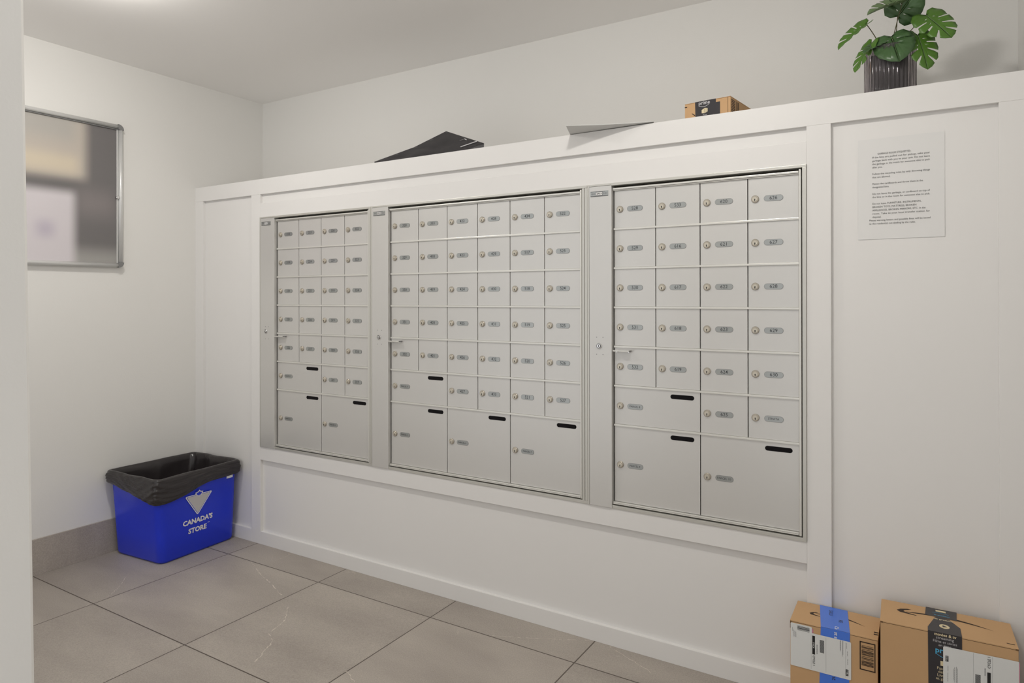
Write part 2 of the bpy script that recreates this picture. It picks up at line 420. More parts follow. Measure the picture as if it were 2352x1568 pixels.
# ---------------------------------------------------------------- mailboxes
PITCH, ROWH, ZT, YD = 0.1505, 0.13646, 1.5900, 0.011
def pill(cx, cz, w, h, y, n=10):
    r = h / 2; pts = []
    for k in range(n + 1):
        a = -PI / 2 + PI * k / n; pts.append((cx + w / 2 - r + r * math.cos(a), y, cz + r * math.sin(a)))
    for k in range(n + 1):
        a = PI / 2 + PI * k / n; pts.append((cx - w / 2 + r + r * math.cos(a), y, cz + r * math.sin(a)))
    return pts
def make_door(unit, x0, x1, z0, z1, text, parcel):
    g = 0.0014
    mb = MB(); mb.box(x0 + g, x1 - g, YD, YD + 0.010, z0 + (0.0072 if z0 < 0.51 else 0.0036), z1 - 0.0030, M['alu'], 0.0009)
    door = mb.build('parcel_door' if parcel else 'door', unit, origin=(x0, YD, (z0 + z1) / 2))
    if parcel: door['label'] = 'larger parcel door with a black slot'
    cz = (z0 + z1) / 2; lx = x0 + 0.0225
    # lock: bezel, face, keyhole
    mb = MB()
    mb.cyl((lx, YD - 0.002, cz), Y, 0.0116, 0.006, M['brass'], 24, bev=0.0012)
    mb.cyl((lx, YD - 0.0056, cz - 0.0008), Y, 0.0078, 0.002, M['brass2'], 20, bev=0.0005)
    mb.cyl((lx, YD - 0.0068, cz - 0.0012), Y, 0.0018, 0.0008, M['black'], 10)
    mb.box(lx - 0.0011, lx + 0.0011, YD - 0.0072, YD - 0.0064, cz - 0.0066, cz - 0.0012, M['black'])
    mb.build('lock', door)
    px = x0 + 0.0767
    mb = MB()
    mb.poly(pill(px, cz, 0.0565, 0.0182, YD), M['cap'], depth=(0, -0.0010, 0))
    mb.poly(pill(px, cz, 0.0551, 0.0168, YD), M['plate'], depth=(0, -0.0013, 0))
    long = len(text) > 3
    mb.text(text, 0.0096 if long else 0.0158, (px - (0.001 if long else 0), YD - 0.0013, cz), X, Z, M['plate_ink'], off=0.0003,
            bold=0.0 if long else 0.00004, space=0.95 if long else 1.0)
    pl = mb.build('number_plate', door, recalc=False)
    if parcel:
        mb = MB(); sx1 = x1 - 0.020 if (x1 - x0) > 0.28 else x1 - 0.02
        mb.poly(pill(sx1 - 0.040, z1 - 0.0235, 0.080, 0.0150, YD), M['slot'], depth=(0, -0.0004, 0))
        mb.build('slot', door)
def mail_unit(label, xl, pr, xr, x0, ncol, texts, parcels, first_panel=False):
    """xl left edge, pr right edge of lock panel, x0 left edge of doors, xr outer right edge"""
    t = thing('mailbox_unit', label, 'mailbox', (xl, 0, 0.482), 'mailbox units set in the white panelled partition')
    xe = x0 + ncol * PITCH
    zt, zb = 1.6135, 0.4815
    mb = MB()
    mb.box(xl, xr, YD + 0.012, YD + 0.02, zb, zt, M['gap'])                              # dark back of the gaps
    mb.box(pr, xr, -0.005, YD + 0.012, 1.6045, zt, M['alu2'], 0.0008)                     # top strip
    mb.box(pr, xr, -0.003, YD + 0.012, zb, 0.4928, M['alu2'], 0.0008)                     # sill
    fr0 = xe + 0.0105
    if xr - fr0 > 0.015:
        mid = (fr0 + xr) / 2
        mb.box(fr0, mid - 0.0006, -0.005, YD + 0.012, 0.4931, 1.6043, M['alu2'], 0.0009)
        mb.box(mid + 0.0006, xr, -0.004, YD + 0.012, 0.4931, 1.6043, M['alu2'], 0.0009)
    else:
        mb.box(fr0, xr, -0.005, YD + 0.012, 0.4931, 1.6043, M['alu2'], 0.0009)
    mb.build('frame', t)
    mb = MB()
    mb.box(xe, xe + 0.0072, -0.001, YD + 0.010, 0.4955, 1.6015, M['rail'], 0.0028, seg=3)
    mb.build('edge_strip', t)
    mb = MB(); mb.box(pr + 0.002, xe - 0.001, 0.002, YD + 0.010, ZT + 0.0005, 1.5965, M['rail'], 0.0008)
    mb.box(pr + 0.002, xe - 0.001, 0.0055, YD + 0.010, ZT - 0.003, ZT - 0.0002, M['alu2'])
    mb.build('header_rail', t)
    mb = MB(); zz = ZT - 8 * ROWH
    mb.box(pr + 0.002, xe - 0.001, 0.001, YD + 0.010, zz + 0.0023, zz + 0.0062, M['rail'], 0.0008)
    mb.box(pr + 0.002, xe - 0.001, 0.000, YD + 0.010, zz - 0.0012, zz + 0.0019, M['rail'], 0.0008)
    mb.build('bottom_rail', t)
    for r in range(1, 7):
        zz = ZT - r * ROWH
        mb = MB(); mb.box(pr + 0.003, xe - 0.0005, YD - 0.0046, YD + 0.010, zz - 0.0033, zz + 0.0033, M['rail'], 0.0008)
        mb.build('divider_rail', t)
    # lock panel
    mb = MB()
    mb.box(xl + 0.0006, xl + 0.0070, -0.0045, YD + 0.012, zb, zt, M['alu2'], 0.0009)
    mb.box(xl + 0.0082, pr, -0.0055, YD + 0.012, zb + 0.001, 1.6062, M['alu'], 0.0012)
    mb.box(xl + 0.0070, pr, -0.004, YD + 0.012, 1.6072, zt, M['alu2'], 0.0008)
    for dx in (-0.012, 0.012):
        for dz in (0.030, -0.030):
            mb.cyl(((xl + pr) / 2 + dx + 0.002, -0.0057, 1.0455 + dz), Y, 0.0016, 0.0004, M['greyink'], 10)
    panel = mb.build('lock_panel', t)
    cx = (xl + pr) / 2 + 0.001 if not first_panel else 0.5835
    wv = 0.034
    mb = MB()
    mb.box(cx - wv, cx + wv, -0.0063, -0.0052, 1.5700, 1.5890, M['plate'], 0.0003)
    y = -0.0065
    mb.box(cx - wv + 0.001, cx + wv - 0.001, y, y + 0.0003, 1.5702, 1.5728, M['ink'])
    mb.box(cx - wv + 0.001, cx + wv - 0.012, y, y + 0.0003, 1.5868, 1.5882, M['ink'])
    mb.box(cx - 0.013, cx + 0.013, y, y + 0.0003, 1.5738, 1.5862, M['ink'])
    mb.box(cx - 0.0116, cx + 0.0116, y - 0.0002, y, 1.5751, 1.5849, M['paper'])
    for k in range(6):
        for sd in (-1, 1):
            xx = cx + sd * (0.0165 + k * 0.0026); hh = 0.0022 + 0.0012 * math.sin(k * 2.3 + sd)
            mb.box(xx - 0.0008, xx + 0.0008, y, y + 0.0003, 1.580 - hh, 1.580 + hh, M['greyink'])
    for k in range(4):
        xx = cx - 0.0075 + k * 0.005
        mb.box(xx - 0.0014, xx + 0.0014, y - 0.0004, y - 0.0002, 1.5772 + 0.001 * (k % 2), 1.5828, M['ink'])
    mb.build('maker_badge', panel)
    lx, lz = (cx - 0.0015, 1.0455) if not first_panel else (0.5815, 1.0525)
    mb = MB()
    mb.cyl((lx, -0.0075, lz), Y, 0.0100, 0.005, M['chrome'], 28, bev=0.001)
    mb.cyl((lx, -0.0102, lz), Y, 0.0082, 0.001, M['black'], 24)
    mb.cyl((lx, -0.0112, lz), Y, 0.0066, 0.0016, M['chrome'], 24, bev=0.0004)
    mb.box(lx - 0.0012, lx + 0.0012, -0.0124, -0.0116, lz - 0.0040, lz + 0.0035, M['black'])
    mb.build('panel_lock', panel)
    # pull handle
    hx0 = x0 + 0.004; hz = 1.0285
    mb = MB()
    mb.box(hx0, hx0 + 0.0590, -0.0130, -0.0112, hz + 0.0002, hz + 0.0042, M['rail'], 0.0006)
    mb.box(hx0, hx0 + 0.0590, -0.0120, YD + 0.001, hz - 0.0002, hz + 0.0012, M['chrome'], 0.0003)
    mb.box(hx0 + 0.0575, hx0 + 0.0592, -0.0120, YD + 0.001, hz, hz + 0.0042, M['cap'], 0.0003)
    for xx in (hx0 + 0.012, hx0 + 0.056): mb.cyl((xx, 0.002, hz - 0.0015), Y, 0.0018, 0.018, M['chrome'], 10)
    mb.build('pull_handle', t)
    for (c, r), s in texts.items():
        make_door(t, x0 + c * PITCH, x0 + (c + 1) * PITCH, ZT - (r + 1) * ROWH, ZT - r * ROWH, s, False)
    for (c, r, cs, rs, s) in parcels:
        make_door(t, x0 + c * PITCH, x0 + (c + cs) * PITCH, ZT - (r + rs) * ROWH, ZT - r * ROWH, s, True)
    return t
def cols(*lists):
    d = {}
    for c, l in enumerate(lists):
        for r, s in enumerate(l): d[(c, r)] = str(s)
    return d
mail_unit('narrow mailbox unit at the left, doors 218 to 327, nearest the blue bin', 0.5320, 0.6418, 1.2722, 0.6478, 4,
          cols(range(218, 223), range(223, 228), (228, 229, 318, 319, 320, 321), range(322, 328)),
          [(0, 5, 2, 1, 'PARCEL 1'), (0, 6, 2, 2, 'PARCEL 2'), (2, 6, 2, 2, 'PARCEL 3')], True)
mail_unit('wide middle mailbox unit with six columns of doors, 328 to 527', 1.2722, 1.3728, 2.3098, 1.3758, 6,
          cols((328, 329, 330, 331, 332), (333, 418, 419, 420, 421), range(422, 428), range(428, 434), (434, 517, 518, 519, 520, 521), range(522, 528)),
          [(0, 5, 2, 1, 'PARCEL 4'), (0, 6, 2, 2, 'PARCEL 5'), (2, 6, 2, 2, 'PARCEL 6'), (4, 6, 2, 2, 'PARCEL 7')])
mail_unit('right mailbox unit with doors 528 to 630 and STRATA', 2.3098, 2.4030, 3.0296, 2.4061, 4,
          cols(range(528, 533), (533, 616, 617, 618, 619), range(620, 626), (626, 627, 628, 629, 630, 'STRATA')),
          [(0, 5, 2, 1, 'PARCEL 8'), (0, 6, 2, 2, 'PARCEL 9'), (2, 6, 2, 2, 'PARCEL 10')])

# ---------------------------------------------------------------- display board on the left wall
t = thing('display_board', 'aluminium framed display board hung on the left wall, its notices blurred', 'notice board', (0, -0.80, 1.355))
BY0, BY1, BZ0, BZ1 = -1.30, -0.3905, 1.362, 2.052
mb = MB(); mb.box(0.0005, 0.012, BY0 + 0.01, BY1 - 0.01, BZ0 + 0.01, BZ1 - 0.01, M['board']); mb.build('blurred_notice_panel', t)
fwid = 0.022; fd = 0.030
def rail_prof(mb, a0, a1, c, horiz, sgn):
    pts = []
    for k in range(9):
        a = PI * k / 8; pts.append((0.006 + (fd - 0.006) * math.sin(a) ** 0.6, -math.cos(a) * fwid / 2))
    pts = [(0.0005, -fwid / 2)] + pts + [(0.0005, fwid / 2)]
    rings = []
    for q in (a0, a1):
        rings.append([Vector((d, q, c + w)) if horiz else Vector((d, c + w, q)) for d, w in pts])
    mb.loft(rings, M['steel'], cap0=True, cap1=True)
cr = 0.026
for c in (BZ0 + fwid / 2, BZ1 - fwid / 2):
    mb = MB(); rail_prof(mb, BY0 + cr, BY1 - cr, c, True, 1); mb.build('frame_rail', t)
for c in (BY0 + fwid / 2, BY1 - fwid / 2):
    mb = MB(); rail_prof(mb, BZ0 + cr, BZ1 - cr, c, False, 1); mb.build('frame_rail', t)
for cy_, sy in ((BY0 + cr, -1), (BY1 - cr, 1)):
    for cz_, sz in ((BZ0 + cr, -1), (BZ1 - cr, 1)):
        mb = MB(); out = []; inn = []
        for k in range(9):
            a = PI / 2 * k / 8
            out.append((0.0005, cy_ + sy * cr * math.cos(a), cz_ + sz * cr * math.sin(a)))
        ri = cr - fwid
        for k in range(9):
            a = PI / 2 * (1 - k / 8)
            inn.append((0.0005, cy_ + sy * ri * math.cos(a), cz_ + sz * ri * math.sin(a)))
        mb.poly(out + inn, M['cap'], depth=(fd - 0.0005, 0, 0)); mb.build('corner_cap', t)
mb = MB()
mb.box(0.012, 0.018, BY1 - fwid - 0.006, BY1 - fwid - 0.0005, BZ0 + fwid, BZ1 - fwid, M['steel'], 0.0008)
mb.box(0.012, 0.020, BY0 + fwid, BY1 - fwid, BZ1 - fwid - 0.004, BZ1 - fwid - 0.0005, M['cap'])
mb.build('inner_gasket', t)
mb = MB(); mb.cyl((0.022, BY1 - fwid - 0.006, 1.700), X, 0.007, 0.014, M['chrome'], 16, bev=0.001)
mb.build('board_lock', t)

# ---------------------------------------------------------------- notice sheet
t = MB()
px0, px1, pz0, pz1 = 3.1670, 3.3790, 1.3815, 1.6700
def sheet(mb):
    n = 14; rows = []
    for j in range(n + 1):
        v = j / n; row = []
        for i in range(n + 1):
            u = i / n
            lift = 0.0006 + 0.010 * max(0, u - 0.72) ** 1.6 * max(0, 0.5 - v) + 0.004 * max(0, 0.12 - v) * (0.5 + 0.5 * math.sin(u * 17))
            row.append(Vector((px0 + (px1 - px0) * u, RC - lift * 1.6, pz0 + 0.0 + (pz1 - pz0) * v + (0.003 - 0.006 * u) * 0)))
        rows.append(row)
    mb.loft(rows, M['paper'], close=False)
sheet(t)
notice = t.build('paper_notice', recalc=False, label='white printed garbage room notice taped to the right panel', cat='notice')
LN = ['GARBAGE ROOM ETIQUETTES-', 'If the bins are pulled out for pickup, take your', 'garbage back with you to your unit. Do not leave',
      'the garbage in the room for someone else to pick', 'after you.', '', 'Follow the recycling rules by only throwing things', 'that are allowed.', '',
      'Flatten the cardboards and throw them in the', 'designated bins.', '', 'Do not leave the garbage, or cardboard on top of',
      'the bins or in the room for someone else to pick.', '', 'Do not leave FURNITURE, INSTRUMENTS,', 'BROKEN TOYS, MATTRESS, BROKEN',
      'APPLIANCES, BROKEN MIRRORS, ETC. in the', 'room. Take to your local transfer station for', 'disposal.',
      'Please warning letters and possible fines will be issued', 'to the resident(s) not abiding by the rules.']
mb = MB(); zt_, zb_ = 1.6255, 1.4260
for i, s_ in enumerate(LN):
    if not s_: continue
    z = zt_ + (zb_ - zt_) * i / (len(LN) - 1)
    x = 3.2035 if i < 20 else 3.1955
    if i == 0: x = 3.2165
    vs, _ = text_mesh(s_, 0.0072, align='LEFT')
    w = max(v.x for v in vs); mw = {0: 0.083, 20: 0.150}.get(i)
    full = 0.141
    sx = 1.0
    if mw: sx = mw / w
    elif w > full or len(s_) > 44: sx = full / w
    else: sx = 0.93
    mb.text(s_, 0.0072, (x, RC - 0.0018, z), X * sx, Z, M['ink'], align='LEFT')
mb.build('printed_text', notice, recalc=False)

# ---------------------------------------------------------------- blue bin and its liner
BB = [Vector((.034, -.436, 0)), Vector((.372, -.413, 0)), Vector((.350, -.014, 0)), Vector((.034, -.028, 0))]
BT = [Vector((.030, -.462, .38)), Vector((.405, -.452, .38)), Vector((.372, -.012, .38)), Vector((.031, -.028, .38))]
def rring(z, r=0.036, off=0.0, n=8, m=26):
    t_ = z / 0.38
    c = [a.lerp(b, t_) for a, b in zip(BB, BT)]
    cen = sum(c, Vector()) / 4
    c = [p + Vector(((1 if p.x > cen.x else -1) * off, (1 if p.y > cen.y else -1) * off, 0)) for p in c]
    pts = []
    for i in range(4):
        p = c[i]; a = (c[i - 1] - p).normalized(); b = (c[(i + 1) % 4] - p).normalized()
        p0 = p + a * r; p1 = p + b * r
        for k in range(n + 1):
            s_ = k / n; pts.append((p0 * (1 - s_) ** 2 + p * 2 * s_ * (1 - s_) + p1 * s_ ** 2))
        q = c[(i + 1) % 4]; nx = q + (p - q).normalized() * r
        for k in range(1, m): pts.append(p1.lerp(nx, k / m))
    for p in pts: p.z = z
    return pts
binl = thing('recycling_bin', 'blue plastic recycling bin with white triangle logo in the corner', 'bin', (0.2, -0.22, 0))
mb = MB()
mb.loft([rring(0.0, 0.03, -0.010), rring(0.006, 0.034, -0.004), rring(0.014), rring(0.12), rring(0.25), rring(0.375, off=0.0),
         rring(0.377, off=0.006), rring(0.388, off=0.006), rring(0.388, off=-0.004), rring(0.30, off=-0.004), rring(0.02, off=-0.006)], M['blue'], cap0=True, cap1=True)
body = mb.build('bin_body', binl)
P0 = BB[1].copy(); U = (BB[2] - BB[1]).normalized(); V_ = (BT[1] - BB[1]); Nn = U.cross(V_).normalized(); V_ = Nn.cross(U)
def F(u, v, off=0.0012): return P0 + U * u + V_ * v + Nn * off
def tri_round(pts, r, n=5):
    out = []
    L = len(pts)
    for i in range(L):
        p = Vector(pts[i]); a = (Vector(pts[i - 1]) - p).normalized(); b = (Vector(pts[(i + 1) % L]) - p).normalized()
        p0 = p + a * r; p1 = p + b * r
        for k in range(n + 1):
            s_ = k / n; out.append(p0 * (1 - s_) ** 2 + p * 2 * s_ * (1 - s_) + p1 * s_ ** 2)
    return out
MAPLE = [(0, 1), (.16, .68), (.36, .78), (.30, .42), (.56, .62), (.62, .48), (.92, .52), (.80, .26), (.92, .16), (.50, -.18), (.56, -.36), (.06, -.30), (.05, -.62)]
MAPLE = MAPLE + [(-x, y) for x, y in reversed(MAPLE[1:])]
mb = MB()
def uvp(pts, off): return [F(p[0], p[1], off) for p in pts]
T0 = [(0.1035, 0.2880), (0.2525, 0.2850), (0.1765, 0.1835)]
mb.poly(uvp(tri_round(T0, 0.013), 0.0010), M['white_print'])
cxm, czm = 0.1785, 0.2705
def inset(pts, d):
    c = Vector((sum(p[0] for p in pts) / 3, sum(p[1] for p in pts) / 3)); return [tuple(c + (Vector(p) - c) * d) for p in pts]
mb.poly(uvp(tri_round(inset(T0, 0.90), 0.011), 0.0013), M['blue'])
mb.poly(uvp(tri_round(inset(T0, 0.855), 0.010), 0.0016), M['grey_print'])
mb.poly(uvp([(cxm + x * 0.0235, 0.2850 + y * 0.0215) for x, y in MAPLE], 0.0019), M['white_print'])
mb.poly(uvp([(cxm + x * 0.0165, 0.2850 + y * 0.0150) for x, y in MAPLE], 0.0022), M['blue'])
mb.build('triangle_leaf_logo', binl, recalc=False, label='silver white triangle with a maple leaf')
mb = MB()
mb.text("CANADA'S", 0.0325, F(0.1800, 0.1590, 0.0012), U * 1.0, V_, M['white_print'], bold=0.0014)
mb.text("STORE", 0.0325, F(0.1805, 0.1150, 0.0012), U * 1.0, V_, M['white_print'], bold=0.0014)
mb.poly([F(0.234, 0.1300), F(0.2455, 0.1300), F(0.2455, 0.1325), F(0.234, 0.1325)], M['white_print'])
mb.build('bin_lettering', binl, recalc=False, label='white capital lettering')
mb = MB(); mb.poly(uvp([(0.330, 0.322), (0.366, 0.322), (0.366, 0.3465), (0.330, 0.3465)], 0.0012), M['white_print']); mb.build('rim_sticker', binl, recalc=False)

# black garbage bag lining the bin
mb = MB()
def skirt_low(p):
    # lowest edge of the turned-over skirt: deep at the near corner, shallow far away
    d = (Vector((p.x, p.y, 0)) - Vector((.40, -.45, 0))).length
    return 0.340 - 0.052 * math.exp(-(d / 0.20) ** 2) + 0.010 * noise.noise(Vector((p.x * 9, p.y * 9, 1)))
rings = []
NZ = 30
for k in range(NZ + 1):
    s_ = k / NZ; ring = []
    base = rring(0.36, r=0.024, off=0.012)
    for j, p in enumerate(base):
        lo = skirt_low(p); z = lo + (0.395 - lo) * s_
        c = Vector((0.21, -0.23, 0)); d = Vector((p.x - c.x, p.y - c.y, 0)).normalized()
        per = j * 0.06
        wr = 0.0055 * noise.noise(Vector((per * 0.9, z * 75 + 6 * noise.noise(Vector((per, 3, 3))), 2))) + 0.005 * (0.5 - abs(noise.noise(Vector((per * 2.0, z * 110, 7))))) + 0.002 * noise.noise(Vector((per * 9, z * 200, 5)))
        bulge = 0.006 * math.sin(PI * s_) - (0.003 if s_ < 0.1 else 0)
        q = Vector((p.x, p.y, 0)) + d * (wr + bulge)
        q.x = max(q.x, 0.004); q.y = min(q.y, -0.003)
        ring.append(Vector((q.x, q.y, z)))
    rings.append(ring)
def inner(z, off, amp, zj=0.004, sc=6.0):
    r = []
    for j, p in enumerate(rring(0.37, r=0.024, off=off)):
        c = Vector((0.21, -0.23, 0)); d = Vector((p.x - c.x, p.y - c.y, 0)).normalized()
        w = amp * noise.noise(Vector((j * 0.16, z * sc, 4))) + amp * 0.5 * noise.noise(Vector((j * 0.5, z * sc * 2, 9)))
        r.append(Vector((p.x + d.x * w, p.y + d.y * w, z + zj * noise.noise(Vector((j * 0.13, 1, 1))))))
    return r
rings.append(inner(0.401, 0.008, 0.002)); rings.append(inner(0.402, 0.000, 0.003)); rings.append(inner(0.395, -0.008, 0.006))
for z, off, amp in ((0.37, -0.012, 0.010), (0.34, -0.016, 0.014), (0.30, -0.022, 0.018), (0.25, -0.030, 0.022), (0.19, -0.040, 0.024), (0.13, -0.055, 0.02), (0.08, -0.075, 0.02), (0.06, -0.11, 0.01)):
    rings.append(inner(z, off, amp, 0.004, 7.0))
mb.loft(rings, M['liner'], cap1=True)
liner = mb.build('garbage_bag', label='black plastic garbage bag lining the blue bin, folded over its rim', cat='garbage bag')
# diagonal fold inside
liner.data.update()

# ---------------------------------------------------------------- cardboard parcels
def arrow_smile(mb, P, off, a, b, hook, m, wt=0.0060):
    """printed curved arrow on a box top: P(u,v,off) maps to 3D"""
    n = 28; up_, lo_ = [], []
    for k in range(n + 1):
        s_ = k / n; u = a[0] + (b[0] - a[0]) * s_; v = a[1] + (b[1] - a[1]) * s_ + 0.020 * math.sin(PI * s_ * 0.92 + 0.12)
        w = 0.0006 + wt * math.sin(PI * min(1, s_ * 1.03 + 0.02)) ** 0.8
        up_.append((u, v + w * 0.5)); lo_.append((u, v - w * 0.5))
    mb.poly([P(u, v, off) for u, v in up_ + lo_[::-1]], m)
    pts = [(hook[0] + hook[2] * c, hook[1] + hook[3] * d) for c, d in ((.62, 1.0), (.10, .62), (-.20, .10), (.05, -.35), (1.25, -.52), (1.35, -.40), (.50, -.10), (.32, .12), (.42, .50), (.95, .98))]
    mb.poly([P(u, v, off) for u, v in pts], m)
def big_box(name, label, x0, x1, yf, yb, h, th):
    t = thing(name, label, 'parcel', ((x0 + x1) / 2, (yf + yb) / 2, 0))
    c, s_ = math.cos(th), math.sin(th); piv = Vector((x0, yf, 0))
    def P(x, y, z):
        d = Vector((x - x0, y - yf, 0)); return Vector((piv.x + d.x * c - d.y * s_, piv.y + d.x * s_ + d.y * c, z))
    R = Matrix.Translation(piv) @ Matrix.Rotation(th, 4, 'Z') @ Matrix.Translation(-piv)
    return t, P, R
# --- smaller parcel with blue tape
AX0, AX1, AYF, AYB, AH = 3.0055, 3.2235, -0.1455, -0.004, 0.303
t, P, R = big_box('cardboard_parcel', 'smaller cardboard parcel with bright blue tape, on the floor against the panelling', AX0, AX1, AYF, AYB, AH, 0.004)
mb = MB()
mb.box(AX0, AX1, AYF, AYB, 0, AH - 0.0035, M['card'], 0.0012, R)
mb.box(AX0 - 0.0006, AX1 + 0.0004, AYF - 0.0006, AYB, AH - 0.0030, AH, M['card'], 0.0008, R)
mb.box(AX0 + 0.001, AX1 - 0.001, AYF - 0.0002, AYB, AH - 0.0040, AH - 0.0028, M['card_edge'], 0, R)
mb.box(AX0 - 0.0004, AX0 + 0.003, AYF - 0.0012, AYF, AH - 0.022, AH - 0.002, M['card_edge'], 0, R)
mb.build('carton', t)
fr = lambda x, z, o=0.0004: P(x, AYF - o, z)
tp = lambda x, y, o=0.0004: P(x, y, AH + o)
mb = MB()
arrow_smile(mb, lambda u, v, o: tp(u, v, o), 0.0005, (3.0620, -0.0715), (3.1885, -0.0850), (3.0500, -0.0750, 0.019, 0.016), M['brown_print'])
for k in range(2): mb.poly([tp(3.2125, -0.101 - k * 0.0125, 0.0005), tp(3.2230, -0.101 - k * 0.0125, 0.0005), tp(3.2230, -0.107 - k * 0.0125, 0.0005), tp(3.2125, -0.107 - k * 0.0125, 0.0005)], M['brown_print'])
bx0, bx1, bz0, bz1 = 3.1805, 3.2180, 0.2133, 0.2897
fo = 0.0006
def frect(mb, f, x0, x1, z0, z1, m, o): mb.poly([f(x0, z0, o), f(x1, z0, o), f(x1, z1, o), f(x0, z1, o)], m)
for (a, b, c_, d) in ((bx0, bx1, bz1 - 0.0028, bz1), (bx0, bx1, bz0, bz0 + 0.0028), (bx0, bx0 + 0.0025, bz0, bz1), (bx1 - 0.0025, bx1, bz0, bz1)):
    frect(mb, fr, a, b, c_, d, M['brown_print'], fo)
z = bz1 - 0.010; rr = random.Random(3)
while z > bz0 + 0.012:
    w = rr.choice((0.0008, 0.0012, 0.002)); frect(mb, fr, bx0 + 0.0045, bx1 - 0.0045, z - w, z, M['brown_print'], fo); z -= w + rr.choice((0.001, 0.0016, 0.0026))
mb.build('carton_print', t, recalc=False, label='dark brown arrow and framed barcode')
mb = MB()
mb.poly([tp(3.0655, AYB, .0009), tp(3.1390, AYB, .0009), tp(3.1572, AYF, .0009), tp(3.0848, AYF, .0009)], M['btape'])
mb.poly([fr(3.0848, AH + .0009, .0009), fr(3.1572, AH + .0009, .0009), fr(3.1525, 0.0, .0009), fr(3.0780, 0.0, .0009)], M['btape'])
mb.text('SALU', 0.0150, tp(3.0995, -0.044, .0012), Vector((.12, -1, 0)), Vector((1, .12, 0)), M['ktape'])
mb.text('RE', 0.0150, tp(3.1285, -0.086, .0012), Vector((.12, -1, 0)), Vector((1, .12, 0)), M['ktape'])
mb.text("C'e", 0.0135, tp(3.1225, -0.1330, .0012), Vector((.10, -1, 0)), Vector((1, .10, 0)), M['white_print'], bold=0.0003)
mb.text('st su', 0.0125, fr(3.1225, 0.2865, .0012), Vector((-.04, 0, -1)), Vector((1, 0, -.04)), M['white_print'], bold=0.0003)
mb.text('nt', 0.0170, fr(3.1180, 0.1720, .0012), Vector((-.04, 0, -1)), Vector((1, 0, -.04)), M['ktape'])
mb.build('blue_tape', t, recalc=False, label='bright blue packing tape')
mb = MB()
def rrect(x0, x1, z0, z1, r=0.003, n=4):
    pts = []
    for cx_, cz_, a0 in ((x1 - r, z1 - r, 0), (x0 + r, z1 - r, PI / 2), (x0 + r, z0 + r, PI), (x1 - r, z0 + r, 1.5 * PI)):
        for k in range(n + 1): pts.append((cx_ + r * math.cos(a0 + PI / 2 * k / n), cz_ + r * math.sin(a0 + PI / 2 * k / n)))
    return pts
lab = M['label']
mb.poly([fr(x, z, .0013) for x, z in rrect(3.0066, 3.0622, 0.1770, 0.2968)], lab, depth=(0, 0.0003, 0))
mb.poly([fr(x, z, .0015) for x, z in rrect(3.0480, 3.1600, 0.1770, 0.2800)], lab, depth=(0, 0.0003, 0))
o = 0.0019
frect(mb, fr, 3.0632, 3.0700, 0.2225, 0.2740, M['black'], o)
for zz, hh in ((0.2925, .0006), (0.2905, .0012), (0.2885, .0004), (0.2870, .0016), (0.2845, .0009), (0.2825, .0004), (0.2808, .0006)):
    frect(mb, fr, 3.0245, 3.0560, zz - hh, zz, M['black'], o)
zz = 0.2668
while zz > 0.2325: frect(mb, fr, 3.0822, 3.0932, zz - 0.0008, zz, M['black'], o); zz -= 0.0014
mb.text('CYCLE 1', 0.0078, fr(3.0670, 0.2050, o), Vector((0, 0, -1)), X, M['black'], bold=0.0001)
mb.text('VVC4', 0.0068, fr(3.0664, 0.2480, o + .0003), Vector((0, 0, -1)), X, lab, bold=0.0001)
mb.text('YVR2', 0.0062, fr(3.1500, 0.1960, o + .0003), Vector((0, 0, -1)), X, lab)
frect(mb, fr, 3.1468, 3.1532, 0.1870, 0.2040, M['black'], o)
for xx, l0, l1 in ((3.0118, .2850, .2760), (3.0148, .2780, .2600), (3.0178, .2760, .2590), (3.0205, .2740, .2590), (3.0745, .2520, .2250), (3.0760, .2520, .2250),
                   (3.1330, .2790, .2540), (3.1345, .2790, .2490), (3.1385, .2790, .2380), (3.1400, .2790, .2420), (3.1490, .2760, .2610), (3.1510, .2540, .2410), (3.1515, .2330, .2180)):
    z = l0; k = 0
    while z > l1:
        w = 0.0006 + 0.0012 * ((k * 7) % 3) / 2; frect(mb, fr, xx - 0.0005, xx + 0.0005, z - w, z, M['greyink'], o); z -= w + 0.0006; k += 1
for xx in (3.0600, 3.0975, 3.1462): frect(mb, fr, xx, xx + 0.0003, 0.180, 0.276, M['greyink'], o)
mb.build('shipping_label', t, recalc=False, label='white shipping labels overlapping the blue tape')
mb = MB(); frect(mb, fr, 3.0625, 3.0655, 0.281, 0.292, M['pink'], 0.0007); mb.build('label_backing', t, recalc=False)

# --- larger parcel with charcoal tape
CX0, CX1, CYF, CYB, CH = 3.2310, 3.5235, -0.1665, -0.008, 0.366
th = 0.047
t, P, R = big_box('cardboard_parcel', 'larger taller cardboard parcel with charcoal tape, at the right against the panelling', CX0, CX1, CYF, CYB, CH, 0.030)
CYF_ = CYF
mb = MB()
mb.box(CX0, CX1, CYF, CYB - 0.012, 0, CH - 0.0035, M['card'], 0.0012, R)
mb.box(CX0 - 0.0006, CX1 + 0.0004, CYF - 0.0006, CYB - 0.012, CH - 0.0030, CH, M['card'], 0.0008, R)
mb.box(CX0 + 0.001, CX1 - 0.001, CYF - 0.0002, CYB - 0.013, CH - 0.0040, CH - 0.0028, M['card_edge'], 0, R)
for xx in (CX0, CX1 - 0.006): mb.box(xx, xx + 0.006, CYF - 0.0010, CYF + 0.001, CH - 0.0045, CH - 0.001, M['card_edge'], 0, R)
mb.build('carton', t)
XR = Vector((math.cos(0.030), math.sin(0.030), 0)); YR = Vector((-math.sin(0.030), math.cos(0.030), 0))
fr = lambda x, z, o=0.0004: P(x, CYF - o, z)
tp = lambda x, y, o=0.0004: P(x, y - 0.030 * (x - CX0) , CH + o)
mb = MB()
